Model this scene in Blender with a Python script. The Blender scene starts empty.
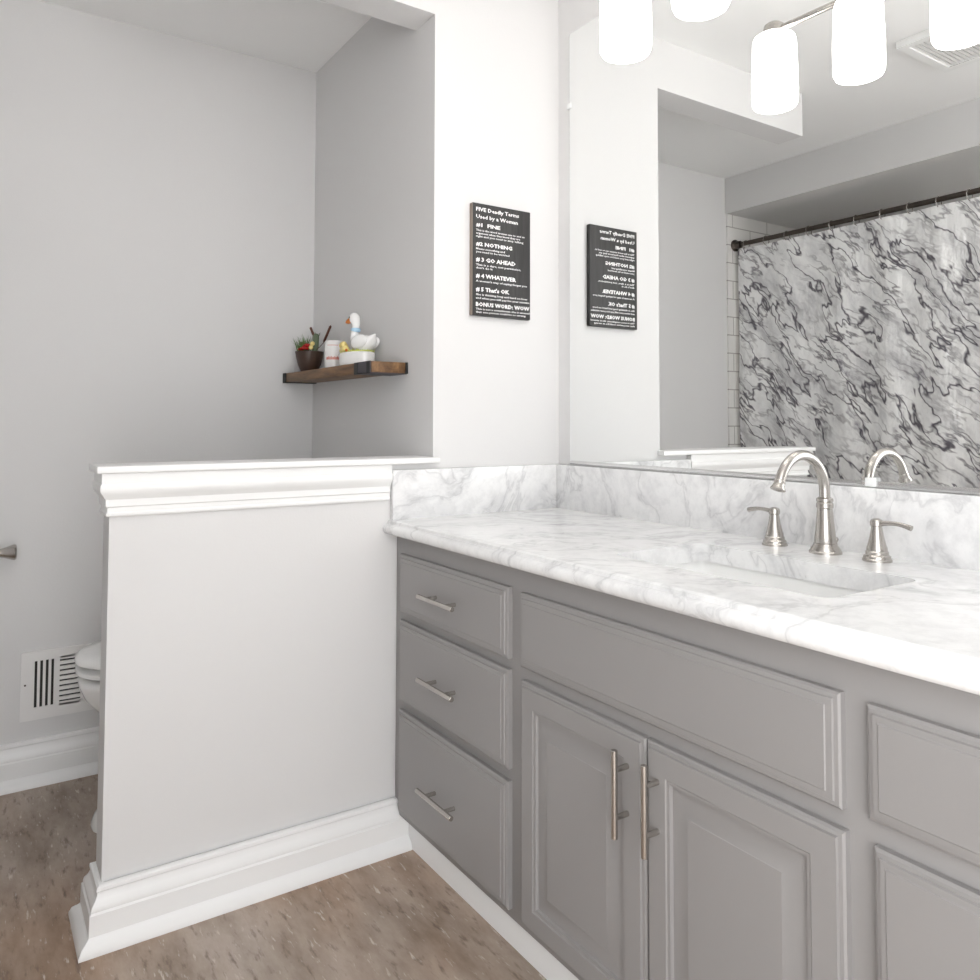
import bpy, bmesh, math, random
from mathutils import Vector, Matrix
random.seed(7)
PI = math.pi
S = bpy.context.scene
COL = S.collection

# ------------------------------------------------------------------ camera
cam_d = bpy.data.cameras.new('camera'); cam = bpy.data.objects.new('camera', cam_d); COL.objects.link(cam)
yaw, pitch, roll = 0.5870, 0.0403, 0.0023
f = Vector((math.sin(yaw)*math.cos(pitch), math.cos(yaw)*math.cos(pitch), math.sin(pitch)))
ri = Vector((math.cos(yaw), -math.sin(yaw), 0)); up = ri.cross(f)
c_, s_ = math.cos(roll), math.sin(roll)
ri, up = c_*ri + s_*up, -s_*ri + c_*up
M = Matrix.Identity(4)
for i in range(3):
    M[i][0], M[i][1], M[i][2] = ri[i], up[i], -f[i]
M.translation = Vector((-1.5297, -1.9168, 1.1264))
cam.matrix_world = M
cam_d.sensor_fit = 'HORIZONTAL'; cam_d.sensor_width = 36
cam_d.lens = 36*782.36/980
cam_d.shift_x = 0.0
cam_d.shift_y = (389.2-490)/980
cam_d.clip_start = 0.02
S.camera = cam

# ------------------------------------------------------------------ world, exposure, room light
w = bpy.data.worlds.new('world'); S.world = w; w.use_nodes = True
# fill daylight through the open end: pale sky above, brighter lower half added for ceilings
WORLD_STRENGTH = 4.0; SKY_UP, SKY_DOWN = 1.18, 1.50
_nt = w.node_tree; _bg = _nt.nodes['Background']; _bg.inputs[1].default_value = WORLD_STRENGTH
_tc = _nt.nodes.new('ShaderNodeTexCoord'); _sp = _nt.nodes.new('ShaderNodeSeparateXYZ'); _nt.links.new(_tc.outputs['Generated'], _sp.inputs[0])
_mr = _nt.nodes.new('ShaderNodeMapRange'); _mr.inputs[1].default_value = -0.10; _mr.inputs[2].default_value = 0.10; _nt.links.new(_sp.outputs['Z'], _mr.inputs[0])
_cr = _nt.nodes.new('ShaderNodeValToRGB'); _nt.links.new(_mr.outputs[0], _cr.inputs[0]); _nt.links.new(_cr.outputs[0], _bg.inputs[0])
_cr.color_ramp.elements[0].color = (SKY_DOWN, SKY_DOWN*0.995, SKY_DOWN*0.985, 1); _cr.color_ramp.elements[1].color = (SKY_UP*0.97, SKY_UP*0.985, SKY_UP, 1)
S.view_settings.view_transform = 'Standard'; S.view_settings.look = 'None'
S.view_settings.gamma = 1; S.view_settings.use_curve_mapping = False
S.view_settings.exposure = 0.0
LAMP_STRENGTH = 7.2

# ------------------------------------------------------------------ materials
def mat(name, col, rough=0.5, metal=0.0, spec=0.5):
    m = bpy.data.materials.new(name); m.use_nodes = True
    b = m.node_tree.nodes['Principled BSDF']
    b.inputs['Base Color'].default_value = (*col, 1); b.inputs['Roughness'].default_value = rough
    b.inputs['Metallic'].default_value = metal; b.inputs['Specular IOR Level'].default_value = spec
    return m
def N(m, t, **kw):
    n = m.node_tree.nodes.new(t)
    for k, v in kw.items():
        if k in n.inputs: n.inputs[k].default_value = v
        else: setattr(n, k, v)
    return n
def L(m, a, ao, b, bi): m.node_tree.links.new(a.outputs[ao], b.inputs[bi])
def B(m): return m.node_tree.nodes['Principled BSDF']
def coords(m, scale=(1, 1, 1), rot=(0, 0, 0), loc=(0, 0, 0)):
    tc = N(m, 'ShaderNodeTexCoord'); mp = N(m, 'ShaderNodeMapping')
    mp.inputs['Scale'].default_value = scale; mp.inputs['Rotation'].default_value = rot; mp.inputs['Location'].default_value = loc
    L(m, tc, 'Object', mp, 'Vector'); return mp
def ramp(m, stops):
    r = N(m, 'ShaderNodeValToRGB'); e = r.color_ramp.elements
    while len(e) < len(stops): e.new(0.5)
    for x, (p, c) in zip(e, stops): x.position = p; x.color = (*c, 1) if len(c) == 3 else c
    return r
def bump(m, src, out, strength=0.1, dist=0.01):
    b = N(m, 'ShaderNodeBump', Strength=strength, Distance=dist); L(m, src, out, b, 'Height'); L(m, b, 'Normal', B(m), 'Normal'); return b
def mix(m, fac_node, fac_out, a, b):
    x = N(m, 'ShaderNodeMix'); x.data_type = 'RGBA'
    if fac_node is not None: L(m, fac_node, fac_out, x, 0)
    for v, i in ((a, 6), (b, 7)):
        if isinstance(v, tuple) and isinstance(v[0], (int, float)): x.inputs[i].default_value = (*v, 1)
        else: m.node_tree.links.new(v[0].outputs[v[1]], x.inputs[i])
    return x

def wall_paint(name, col):
    m = mat(name, col, 0.7, spec=0.25); mp = coords(m)
    n = N(m, 'ShaderNodeTexNoise', Scale=170.0, Detail=2.0); L(m, mp, 'Vector', n, 'Vector'); bump(m, n, 0, 0.10, 0.002); return m
M_WALL = wall_paint('wall_paint', (0.70, 0.694, 0.692))
M_CEIL = wall_paint('ceiling_paint', (0.90, 0.90, 0.895))
M_TRIM = mat('white_trim', (0.855, 0.855, 0.85), 0.38)
M_PORC = mat('porcelain', (0.88, 0.88, 0.87), 0.12)
M_CAB = mat('grey_cabinet_paint', (0.288, 0.278, 0.274), 0.42)
mp = coords(M_CAB, (1, 1, 1)); n = N(M_CAB, 'ShaderNodeTexNoise', Scale=90.0, Detail=3.0); L(M_CAB, mp, 'Vector', n, 'Vector'); bump(M_CAB, n, 0, 0.05, 0.002)
M_NICKEL = mat('brushed_nickel', (0.50, 0.475, 0.445), 0.27, 1.0)
mp = coords(M_NICKEL, (40, 40, 400)); n = N(M_NICKEL, 'ShaderNodeTexNoise', Scale=3.0); L(M_NICKEL, mp, 'Vector', n, 'Vector'); bump(M_NICKEL, n, 0, 0.04, 0.001)
M_CHROME = mat('satin_channel', (0.75, 0.75, 0.75), 0.25, 1.0)
M_PEWTER = mat('dark_pewter', (0.10, 0.085, 0.075), 0.35, 1.0)
M_BLACK = mat('black_metal', (0.012, 0.012, 0.013), 0.6)
M_GUN = mat('gunmetal', (0.055, 0.05, 0.06), 0.5)
M_DARK = mat('dark_cavity', (0.035, 0.033, 0.03), 0.8)
M_MIRROR = mat('mirror_silver', (0.90, 0.91, 0.905), 0.0, 1.0)
M_PLASTIC = mat('clear_plastic', (0.85, 0.86, 0.86), 0.2)
M_REG = mat('register_enamel', (0.78, 0.77, 0.76), 0.35)
M_SIGN = mat('sign_board', (0.045, 0.043, 0.043), 0.5)
mp = coords(M_SIGN, (60, 60, 5)); n = N(M_SIGN, 'ShaderNodeTexNoise', Scale=2.0, Detail=3.0); L(M_SIGN, mp, 'Vector', n, 'Vector')
r = ramp(M_SIGN, [(0.3, (0.017, 0.0165, 0.0165)), (0.7, (0.036, 0.034, 0.034))]); L(M_SIGN, n, 0, r, 0); L(M_SIGN, r, 0, B(M_SIGN), 'Base Color')
M_SIGN_EDGE = mat('sign_edge', (0.25, 0.20, 0.17), 0.6)
M_TEXT = mat('white_lettering', (0.9, 0.9, 0.9), 0.6)

# marble
M_MARBLE = mat('carrara_marble', (0.88, 0.88, 0.88), 0.14)
def build_marble(m):
    mp = coords(m, (1, 1, 1), (0.5, 0.35, 0.6))
    wv = N(m, 'ShaderNodeTexNoise', Scale=2.2, Detail=4.0); L(m, mp, 'Vector', wv, 'Vector')
    ad = N(m, 'ShaderNodeMix'); ad.data_type = 'RGBA'; ad.blend_type = 'ADD'; ad.inputs[0].default_value = 0.55
    L(m, mp, 'Vector', ad, 6); L(m, wv, 'Color', ad, 7)
    st = N(m, 'ShaderNodeMapping'); st.inputs['Scale'].default_value = (2.2, 8.0, 5.0); L(m, ad, 2, st, 'Vector')
    n1 = N(m, 'ShaderNodeTexNoise', Scale=1.15, Detail=9.0, Roughness=0.62); L(m, st, 'Vector', n1, 'Vector')
    r1 = ramp(m, [(0.26, (0.52, 0.52, 0.525)), (0.39, (0.77, 0.77, 0.775)), (0.50, (0.84, 0.84, 0.84)), (1.0, (0.87, 0.87, 0.87))]); L(m, n1, 0, r1, 0)
    n2 = N(m, 'ShaderNodeTexNoise', Scale=26.0, Detail=5.0, Roughness=0.7); L(m, mp, 'Vector', n2, 'Vector')
    r2 = ramp(m, [(0.36, (0.90, 0.90, 0.902)), (0.55, (1, 1, 1))]); L(m, n2, 0, r2, 0)
    n3 = N(m, 'ShaderNodeTexNoise', Scale=0.8, Detail=6.0, Roughness=0.55); L(m, st, 'Vector', n3, 'Vector')
    sb = N(m, 'ShaderNodeMath', operation='SUBTRACT'); L(m, n3, 0, sb, 0); sb.inputs[1].default_value = 0.5
    ab = N(m, 'ShaderNodeMath', operation='ABSOLUTE'); L(m, sb, 0, ab, 0)
    r3 = ramp(m, [(0.0, (0.80, 0.80, 0.805)), (0.015, (0.95, 0.95, 0.95)), (0.04, (1, 1, 1))]); L(m, ab, 0, r3, 0)
    x = N(m, 'ShaderNodeMix'); x.data_type = 'RGBA'; x.blend_type = 'MULTIPLY'; x.inputs[0].default_value = 1; L(m, r1, 0, x, 6); L(m, r2, 0, x, 7)
    y = N(m, 'ShaderNodeMix'); y.data_type = 'RGBA'; y.blend_type = 'MULTIPLY'; y.inputs[0].default_value = 1; L(m, x, 2, y, 6); L(m, r3, 0, y, 7)
    L(m, y, 2, B(m), 'Base Color')
build_marble(M_MARBLE)

# floor vinyl: brown, streaked and flecked along the room
M_FLOOR = mat('streaked_vinyl_floor', (0.3, 0.25, 0.2), 0.5)
def build_floor(m):
    mp = coords(m, (7.0, 2.2, 1), (0, 0, 0.12))
    n1 = N(m, 'ShaderNodeTexNoise', Scale=1.3, Detail=8.0, Roughness=0.65); L(m, mp, 'Vector', n1, 'Vector')
    r1 = ramp(m, [(0.30, (0.215, 0.160, 0.122)), (0.48, (0.35, 0.285, 0.235)), (0.60, (0.43, 0.365, 0.315)), (0.75, (0.32, 0.24, 0.185))]); L(m, n1, 0, r1, 0)
    mpw = coords(m, (2.4, 1.1, 1), (0, 0, 0.3), (2.3, 0.7, 0)); nw = N(m, 'ShaderNodeTexNoise', Scale=1.0, Detail=3.0); L(m, mpw, 'Vector', nw, 'Vector')
    rw = ramp(m, [(0.36, (1.08, 0.90, 0.76)), (0.52, (1.04, 0.985, 0.94)), (0.66, (1.10, 1.11, 1.12))]); L(m, nw, 0, rw, 0)
    xw = N(m, 'ShaderNodeMix'); xw.data_type = 'RGBA'; xw.blend_type = 'MULTIPLY'; xw.inputs[0].default_value = 1; L(m, r1, 0, xw, 6); L(m, rw, 0, xw, 7)
    mp2 = coords(m, (95.0, 17.0, 1), (0, 0, 0.12))
    n2 = N(m, 'ShaderNodeTexNoise', Scale=1.0, Detail=3.0, Roughness=0.6); L(m, mp2, 'Vector', n2, 'Vector')
    r2 = ramp(m, [(0.62, (0, 0, 0)), (0.72, (1, 1, 1))]); L(m, n2, 0, r2, 0)
    x = mix(m, r2, 0, (xw, 2), (0.62, 0.56, 0.50))
    mp3 = coords(m, (60.0, 14.0, 1), (0, 0, 0.12), (3, 5, 0))
    n3 = N(m, 'ShaderNodeTexNoise', Scale=1.0, Detail=4.0, Roughness=0.6); L(m, mp3, 'Vector', n3, 'Vector')
    r3 = ramp(m, [(0.56, (0, 0, 0)), (0.70, (0.75, 0.75, 0.75))]); L(m, n3, 0, r3, 0)
    y = mix(m, r3, 0, (x, 2), (0.145, 0.10, 0.074))
    L(m, y, 2, B(m), 'Base Color')
    bump(m, n2, 0, 0.04, 0.002)
build_floor(M_FLOOR)

# shelf wood
M_WOOD = mat('stained_wood', (0.2, 0.11, 0.06), 0.5)
def build_wood(m):
    mp = coords(m, (30, 3, 30))
    n1 = N(m, 'ShaderNodeTexNoise', Scale=1.6, Detail=7.0, Roughness=0.65, Distortion=0.6); L(m, mp, 'Vector', n1, 'Vector')
    r1 = ramp(m, [(0.3, (0.075, 0.036, 0.015)), (0.55, (0.205, 0.108, 0.046)), (0.75, (0.33, 0.19, 0.085))]); L(m, n1, 0, r1, 0); L(m, r1, 0, B(m), 'Base Color')
build_wood(M_WOOD)

# white wall tile
M_TILE = mat('white_tile', (0.8, 0.8, 0.78), 0.2)
def build_tile(m):
    tc = N(m, 'ShaderNodeTexCoord'); sp = N(m, 'ShaderNodeSeparateXYZ'); L(m, tc, 'Object', sp, 0)
    ad = N(m, 'ShaderNodeMath', operation='ADD'); L(m, sp, 'X', ad, 0); L(m, sp, 'Y', ad, 1)
    cb = N(m, 'ShaderNodeCombineXYZ'); L(m, ad, 0, cb, 'X'); L(m, sp, 'Z', cb, 'Y')
    br = N(m, 'ShaderNodeTexBrick'); L(m, cb, 0, br, 'Vector')
    br.offset = 0.5
    br.inputs['Color1'].default_value = (0.78, 0.77, 0.75, 1); br.inputs['Color2'].default_value = (0.76, 0.75, 0.73, 1); br.inputs['Mortar'].default_value = (0.42, 0.41, 0.39, 1)
    br.inputs['Scale'].default_value = 1.0; br.inputs['Mortar Size'].default_value = 0.003; br.inputs['Brick Width'].default_value = 0.30; br.inputs['Row Height'].default_value = 0.10
    L(m, br, 'Color', B(m), 'Base Color')
build_tile(M_TILE)

# marbled vinyl curtain
M_CURT = mat('marbled_vinyl_curtain', (0.8, 0.8, 0.8), 0.22)
def build_curtain(m):
    tc = N(m, 'ShaderNodeTexCoord'); sp = N(m, 'ShaderNodeSeparateXYZ'); L(m, tc, 'Object', sp, 0)
    cb = N(m, 'ShaderNodeCombineXYZ'); L(m, sp, 'Y', cb, 'X'); L(m, sp, 'Z', cb, 'Y')
    wv = N(m, 'ShaderNodeTexNoise', Scale=3.2, Detail=4.0, Roughness=0.6); L(m, cb, 0, wv, 'Vector')
    ad = N(m, 'ShaderNodeMix'); ad.data_type = 'RGBA'; ad.blend_type = 'ADD'; ad.inputs[0].default_value = 0.13
    L(m, cb, 0, ad, 6); L(m, wv, 'Color', ad, 7)
    def veins(rot, sx, sy, scale, w0, w1, detail=3.0, loc=(0, 0, 0)):
        mp = N(m, 'ShaderNodeMapping'); mp.inputs['Rotation'].default_value = (0, 0, rot); mp.inputs['Location'].default_value = loc
        L(m, ad, 2, mp, 'Vector')
        m2 = N(m, 'ShaderNodeMapping'); m2.inputs['Scale'].default_value = (sx, sy, 1); L(m, mp, 0, m2, 'Vector')
        n = N(m, 'ShaderNodeTexNoise', Scale=scale, Detail=detail, Roughness=0.55); L(m, m2, 'Vector', n, 'Vector')
        sb = N(m, 'ShaderNodeMath', operation='SUBTRACT'); L(m, n, 0, sb, 0); sb.inputs[1].default_value = 0.5
        ab = N(m, 'ShaderNodeMath', operation='ABSOLUTE'); L(m, sb, 0, ab, 0)
        r = ramp(m, [(w0, (1, 1, 1)), (w1, (0, 0, 0))]); L(m, ab, 0, r, 0)
        return r
    A = -0.95
    v1 = veins(A, 1.0, 3.4, 2.5, 0.003, 0.020)
    v2 = veins(A+0.25, 1.0, 3.2, 5.5, 0.002, 0.046, 3.0, (3, 1, 0))
    # strength modulation
    md = N(m, 'ShaderNodeTexNoise', Scale=4.0, Detail=2.0); L(m, cb, 0, md, 'Vector')
    mr = ramp(m, [(0.36, (0.12, 0.12, 0.12)), (0.58, (0.9, 0.9, 0.9))]); L(m, md, 0, mr, 0)
    q = N(m, 'ShaderNodeMath', operation='MULTIPLY'); L(m, v2, 0, q, 0); L(m, mr, 0, q, 1)
    # soft grey clouds beside veins
    mpc = N(m, 'ShaderNodeMapping'); mpc.inputs['Rotation'].default_value = (0, 0, A); L(m, ad, 2, mpc, 'Vector')
    mpd = N(m, 'ShaderNodeMapping'); mpd.inputs['Scale'].default_value = (1.3, 3.4, 1); L(m, mpc, 0, mpd, 'Vector')
    cl = N(m, 'ShaderNodeTexNoise', Scale=3.0, Detail=6.0, Roughness=0.65); L(m, mpd, 0, cl, 'Vector')
    cr = ramp(m, [(0.33, (0.56, 0.56, 0.575)), (0.46, (0.82, 0.82, 0.825)), (0.56, (0.94, 0.94, 0.94))]); L(m, cl, 0, cr, 0)
    # dark purple-grey blotches
    bl = N(m, 'ShaderNodeTexNoise', Scale=2.6, Detail=5.0, Roughness=0.6); L(m, mpd, 0, bl, 'Vector')
    bl.inputs['Lacunarity'].default_value = 2.2
    br = ramp(m, [(0.62, (0, 0, 0)), (0.72, (0.85, 0.85, 0.85))]); L(m, bl, 0, br, 0)
    x = mix(m, q, 0, (cr, 0), (0.20, 0.19, 0.205))
    y = mix(m, v1, 0, (x, 2), (0.115, 0.105, 0.125))
    z = mix(m, br, 0, (y, 2), (0.14, 0.12, 0.17))
    L(m, z, 2, B(m), 'Base Color')
    mb = N(m, 'ShaderNodeMapping'); mb.inputs['Scale'].default_value = (1.0, 0.35, 1); L(m, cb, 0, mb, 'Vector')
    bn = N(m, 'ShaderNodeTexNoise', Scale=14.0, Detail=4.0); L(m, mb, 0, bn, 'Vector'); bump(m, bn, 0, 0.6, 0.04)
build_curtain(M_CURT)

M_SHADE = mat('lit_opal_glass', (0.95, 0.95, 0.95), 0.3)
B(M_SHADE).inputs['Emission Color'].default_value = (1.0, 0.965, 0.93, 1); B(M_SHADE).inputs['Emission Strength'].default_value = LAMP_STRENGTH

M_BOWL = mat('brown_bowl_glaze', (0.055, 0.03, 0.02), 0.4)
M_SOIL = mat('soil', (0.03, 0.02, 0.012), 0.9)
M_GREEN = mat('grass_green', (0.10, 0.19, 0.045), 0.6)
M_DKGREEN = mat('dark_leaf_green', (0.045, 0.10, 0.05), 0.55)
M_STEMGREEN = mat('grey_green_stem', (0.13, 0.17, 0.10), 0.6)
M_RED = mat('red_petal', (0.42, 0.012, 0.008), 0.5)
M_ORANGE = mat('orange_glaze', (0.72, 0.22, 0.03), 0.4)
M_YELLOW = mat('pale_yellow_glaze', (0.85, 0.70, 0.28), 0.4)
M_LIME = mat('lime_glaze', (0.55, 0.60, 0.12), 0.5)
M_BLUE = mat('pale_blue_glaze', (0.40, 0.62, 0.80), 0.4)
M_TWIG = mat('brown_cattail', (0.10, 0.035, 0.022), 0.7)
M_WAX = mat('white_wax', (0.82, 0.80, 0.76), 0.6)
M_JAR = mat('frosted_jar', (0.82, 0.81, 0.80), 0.25)
M_REDINK = mat('red_ink', (0.60, 0.13, 0.08), 0.6)

# ------------------------------------------------------------------ helpers
ROOT = {}
def mesh_obj(name, bm, m, parent=None, base=None, smooth=35, kind=None):
    """links a bmesh given in world space as ONE object; its origin is its thing's base"""
    o0 = ROOT[parent.name] if parent is not None else (Vector(base) if base is not None else Vector((0, 0, 0)))
    bmesh.ops.translate(bm, verts=bm.verts, vec=-o0)
    bmesh.ops.recalc_face_normals(bm, faces=bm.faces)
    me = bpy.data.meshes.new(name); bm.to_mesh(me); bm.free()
    me.materials.append(m)
    if smooth:
        me.shade_smooth(); me.set_sharp_from_angle(angle=math.radians(smooth))
    o = bpy.data.objects.new(name, me); COL.objects.link(o)
    if parent is not None: o.parent = parent
    else: o.location = o0
    ROOT[o.name] = o0
    if kind: o['kind'] = kind
    return o
def thing(name, label, cat, base, group=None):
    o = bpy.data.objects.new(name, None); COL.objects.link(o); o.empty_display_size = 0.05
    o.location = base; ROOT[o.name] = Vector(base); tag(o, label, cat, group); return o
def tag(o, label, cat, group=None):
    o['label'] = label; o['category'] = cat; o['kind'] = 'thing'
    if group: o['group'] = group
    return o
def struct(name, bm, m, smooth=35): return mesh_obj(name, bm, m, kind='structure', smooth=smooth)

def box(bm, x0, x1, y0, y1, z0, z1, bev=0.0, seg=2):
    vs = [bm.verts.new(p) for p in ((x0, y0, z0), (x1, y0, z0), (x1, y1, z0), (x0, y1, z0), (x0, y0, z1), (x1, y0, z1), (x1, y1, z1), (x0, y1, z1))]
    fs = [bm.faces.new([vs[i] for i in q]) for q in ((3, 2, 1, 0), (4, 5, 6, 7), (0, 1, 5, 4), (1, 2, 6, 5), (2, 3, 7, 6), (3, 0, 4, 7))]
    if bev > 0:
        es = list({e for fc in fs for e in fc.edges})
        bmesh.ops.bevel(bm, geom=es, offset=bev, segments=seg, profile=0.5, affect='EDGES')
    return bm
def bx(*a, **k): return box(bmesh.new(), *a, **k)
def rings(bm, rs, cap0=True, cap1=True, closed=True):
    V = [[bm.verts.new(p) for p in r] for r in rs]
    n = len(V[0])
    for a, b in zip(V, V[1:]):
        for i in range(n if closed else n-1):
            j = (i+1) % n
            bm.faces.new((a[i], a[j], b[j], b[i]))
    if cap0: bm.faces.new(list(reversed(V[0])))
    if cap1: bm.faces.new(V[-1])
    return bm
def lathe(bm, prof, cx, cy, seg=32, axis='z', cap0=True, cap1=True):
    rs = []
    for r, h in prof:
        r = max(r, 1e-4); row = []
        for k in range(seg):
            a = 2*PI*k/seg; u, v = r*math.cos(a), r*math.sin(a)
            row.append((cx+u, cy+v, h) if axis == 'z' else ((h, cx+u, cy+v) if axis == 'x' else (cx+u, h, cy+v)))
        rs.append(row)
    return rings(bm, rs, cap0, cap1)
def tube(bm, pts, rad, seg=12, caps=True):
    pts = [Vector(p) for p in pts]; n = len(pts)
    rr = rad if isinstance(rad, (list, tuple)) else [rad]*n
    t = (pts[1]-pts[0]).normalized(); a = Vector((0, 0, 1)) if abs(t.z) < .9 else Vector((1, 0, 0))
    u = t.cross(a).normalized(); rs = []
    for i, p in enumerate(pts):
        t = ((pts[min(i+1, n-1)]-pts[max(i-1, 0)])).normalized()
        u = (u - t*u.dot(t)).normalized(); v = t.cross(u)
        rs.append([p + rr[i]*(math.cos(2*PI*k/seg)*u + math.sin(2*PI*k/seg)*v) for k in range(seg)])
    return rings(bm, rs, caps, caps)
def ball(bm, c, r, sx=1, sy=1, sz=1, seg=16, rot=None):
    mtx = Matrix.Translation(c) @ (rot.to_4x4() if rot else Matrix.Identity(4)) @ Matrix.Diagonal((sx, sy, sz, 1))
    bmesh.ops.create_uvsphere(bm, u_segments=seg, v_segments=max(6, seg//2), radius=r, matrix=mtx); return bm
def sweep(path, prof, bm=None):
    """sweeps an (out, z) profile along an xy path with mitred corners; out is to the left of travel"""
    bm = bm or bmesh.new(); P = [Vector(p) for p in path]; rs = []
    for i, p in enumerate(P):
        d0 = (P[i]-P[i-1]).normalized() if i > 0 else None
        d1 = (P[i+1]-P[i]).normalized() if i < len(P)-1 else None
        n0 = Vector((-d0.y, d0.x)) if d0 else None; n1 = Vector((-d1.y, d1.x)) if d1 else None
        if n0 is None: mv = n1
        elif n1 is None: mv = n0
        else: mv = (n0+n1)/(1+n0.dot(n1))
        rs.append([(p.x+mv.x*o, p.y+mv.y*o, z) for o, z in prof])
    return rings(bm, rs)
def front(y0, y1, z0, z1, x, prof):
    """a cabinet front seen from -x: concentric rings (inset, height off the frame)"""
    bm = bmesh.new(); rs = []
    for i, h in prof:
        rs.append([(x-h, y0-i, z0+i), (x-h, y1+i, z0+i), (x-h, y1+i, z1-i), (x-h, y0-i, z1-i)])
    return rings(bm, rs)
def rrect(x0, x1, y0, y1, r, z, seg=6):
    pts = []
    for cx, cy, a0 in ((x1-r, y1-r, 0), (x0+r, y1-r, PI/2), (x0+r, y0+r, PI), (x1-r, y0+r, 1.5*PI)):
        for k in range(seg+1):
            a = a0+PI/2*k/seg; pts.append((cx+r*math.cos(a), cy+r*math.sin(a), z))
    return pts
def prism_y(poly, y0, y1):
    return rings(bmesh.new(), [[(x, y0, z) for x, z in poly], [(x, y1, z) for x, z in poly]])

# ------------------------------------------------------------------ dimensions
XS, D, ZC = -0.446, 0.928, 2.468         # end of the sign wall, far wall, ceiling
HX, TH, TB = -1.266, 0.085, 0.115        # free end of the half wall, its thickness, thickness of the header above
XL, YB = -1.92, -2.7                     # tub-side wall, wall behind the camera
HC = 0.86                                # counter top
CF = -0.558                              # cabinet face frame
# ------------------------------------------------------------------ setting
struct('floor', bx(-2.85, 0.1, YB-0.1, D+0.1, -0.05, 0), M_FLOOR)
struct('ceiling', bx(-2.85, 0.1, YB-0.1, D+0.1, ZC, ZC+0.05), M_CEIL)
struct('wall_front', bx(XS, 0.1, 0, D+0.1, 0, ZC), M_WALL)
struct('wall_right', bx(0.004, 0.1, YB-0.1, 0, 0, ZC), M_WALL)
struct('wall_far', bx(-2.85, XS, D, D+0.1, 0, ZC), M_WALL)
struct('wall_back', bx(-1.05, 0.004, YB-0.1, YB, 0, ZC), M_WALL)
struct('wall_left', bx(-2.85, XL, -1.9, -0.66, 0, ZC), M_WALL)
struct('wall_soffit', bx(-2.75, XL, -0.66, D, 2.27, ZC), M_WALL)
struct('wall_tub', bx(-2.85, -2.75, -0.66, D, 0, ZC), M_TILE)
struct('wall_tub_end', bx(-2.75, XL-0.006, D-0.010, D, 0, 2.27), M_TILE)
struct('floor_bounce', bx(-2.75, -1.99, -0.66, D-0.010, 0, 0.09, bev=0.01), M_PORC)  # unseen white slab added to bounce light up to the soffit
struct('wall_header', bx(HX-0.009, XS, 0, TB, 2.290, ZC), M_WALL)
struct('wall_half', bx(HX, XS, 0, TH, 0, 1.008), M_WALL)

BASE = [(0, 0), (0.052, 0), (0.052, 0.006), (0.046, 0.020), (0.034, 0.030), (0.031, 0.034), (0.030, 0.082), (0.0265, 0.086), (0.027, 0.090), (0.025, 0.098), (0.018, 0.108), (0.014, 0.118), (0.014, 0.124), (0.016, 0.127), (0.015, 0.134), (0.010, 0.137), (0, 0.137)]
struct('baseboard_half', sweep([(-0.5335, -0.004), (HX+0.004, -0.004), (HX+0.004, TH), (XS, TH)], [(o, z*0.90) for o, z in BASE]), M_TRIM, 28)
BASE_F = [(o*0.8, z*0.985) for o, z in BASE]
struct('baseboard_far', sweep([(XS, TH+0.045), (XS, D), (XL, D)], BASE_F), M_TRIM, 28)
struct('baseboard_left', sweep([(XL, -0.67), (XL, -1.9)], BASE_F), M_TRIM, 28)
CROWN = [(0, 0.912), (0.008, 0.912), (0.011, 0.915), (0.011, 0.919), (0.007, 0.922), (0.007, 0.932), (0.0125, 0.935), (0.0125, 0.942), (0.013, 0.950), (0.022, 0.960), (0.029, 0.967), (0.031, 0.974), (0.030, 0.982), (0.026, 0.986), (0.026, 1.008), (0, 1.008)]
CROWN = [(o*0.72, z) for o, z in CROWN]
struct('trim_1', sweep([(-0.5815, 0), (HX, 0), (HX, TH), (XS, TH)], CROWN), M_TRIM, 28)
struct('trim_2', bx(HX-0.030, XS+0.009, -0.028, TH+0.028, 1.0085, 1.025, bev=0.004), M_TRIM)

# ------------------------------------------------------------------ vanity cabinet
van = thing('vanity_cabinet', 'long grey painted bathroom vanity with bar pulls under the marble counter', 'cabinet', (-0.28, -0.96, 0))
YE = -1.92
mesh_obj('face_frame', bx(CF, CF+0.020, YE, -0.002, 0.085, 0.8212, bev=0.0015), M_CAB, van)
bm = bmesh.new()
box(bm, CF+0.020, 0.003, -0.020, -0.002, 0.0, 0.8212); box(bm, CF+0.020, 0.003, YE, YE+0.018, 0.0, 0.8212); box(bm, CF+0.020, 0.003, YE+0.018, -0.020, 0.085, 0.10)
mesh_obj('carcass', bm, M_CAB, van)
o = mesh_obj('toe_kick', prism_y([(-0.532, 0.0), (-0.520, 0.0), (-0.520, 0.085), (-0.530, 0.085), (-0.530, 0.074), (-0.532, 0.070)], YE+0.02, -0.0025), M_TRIM, van)
o['label'] = 'white toe kick board'
DRW = [(0.0, 0.0), (0.0, 0.010), (0.004, 0.0125), (0.0085, 0.0130), (0.010, 0.0160), (0.0175, 0.0168), (0.019, 0.0185)]
FLS = [(0.0, 0.0), (0.0, 0.010), (0.003, 0.0125), (0.0085, 0.0135), (0.010, 0.0160), (0.0185, 0.0168), (0.020, 0.0185)]
DOOR = [(0.0, 0.0), (0.0, 0.010), (0.003, 0.013), (0.008, 0.0140), (0.0095, 0.0180), (0.046, 0.0185), (0.048, 0.0165), (0.0535, 0.0160), (0.0555, 0.0100), (0.0625, 0.0095), (0.091, 0.0165), (0.0925, 0.0175)]
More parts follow.
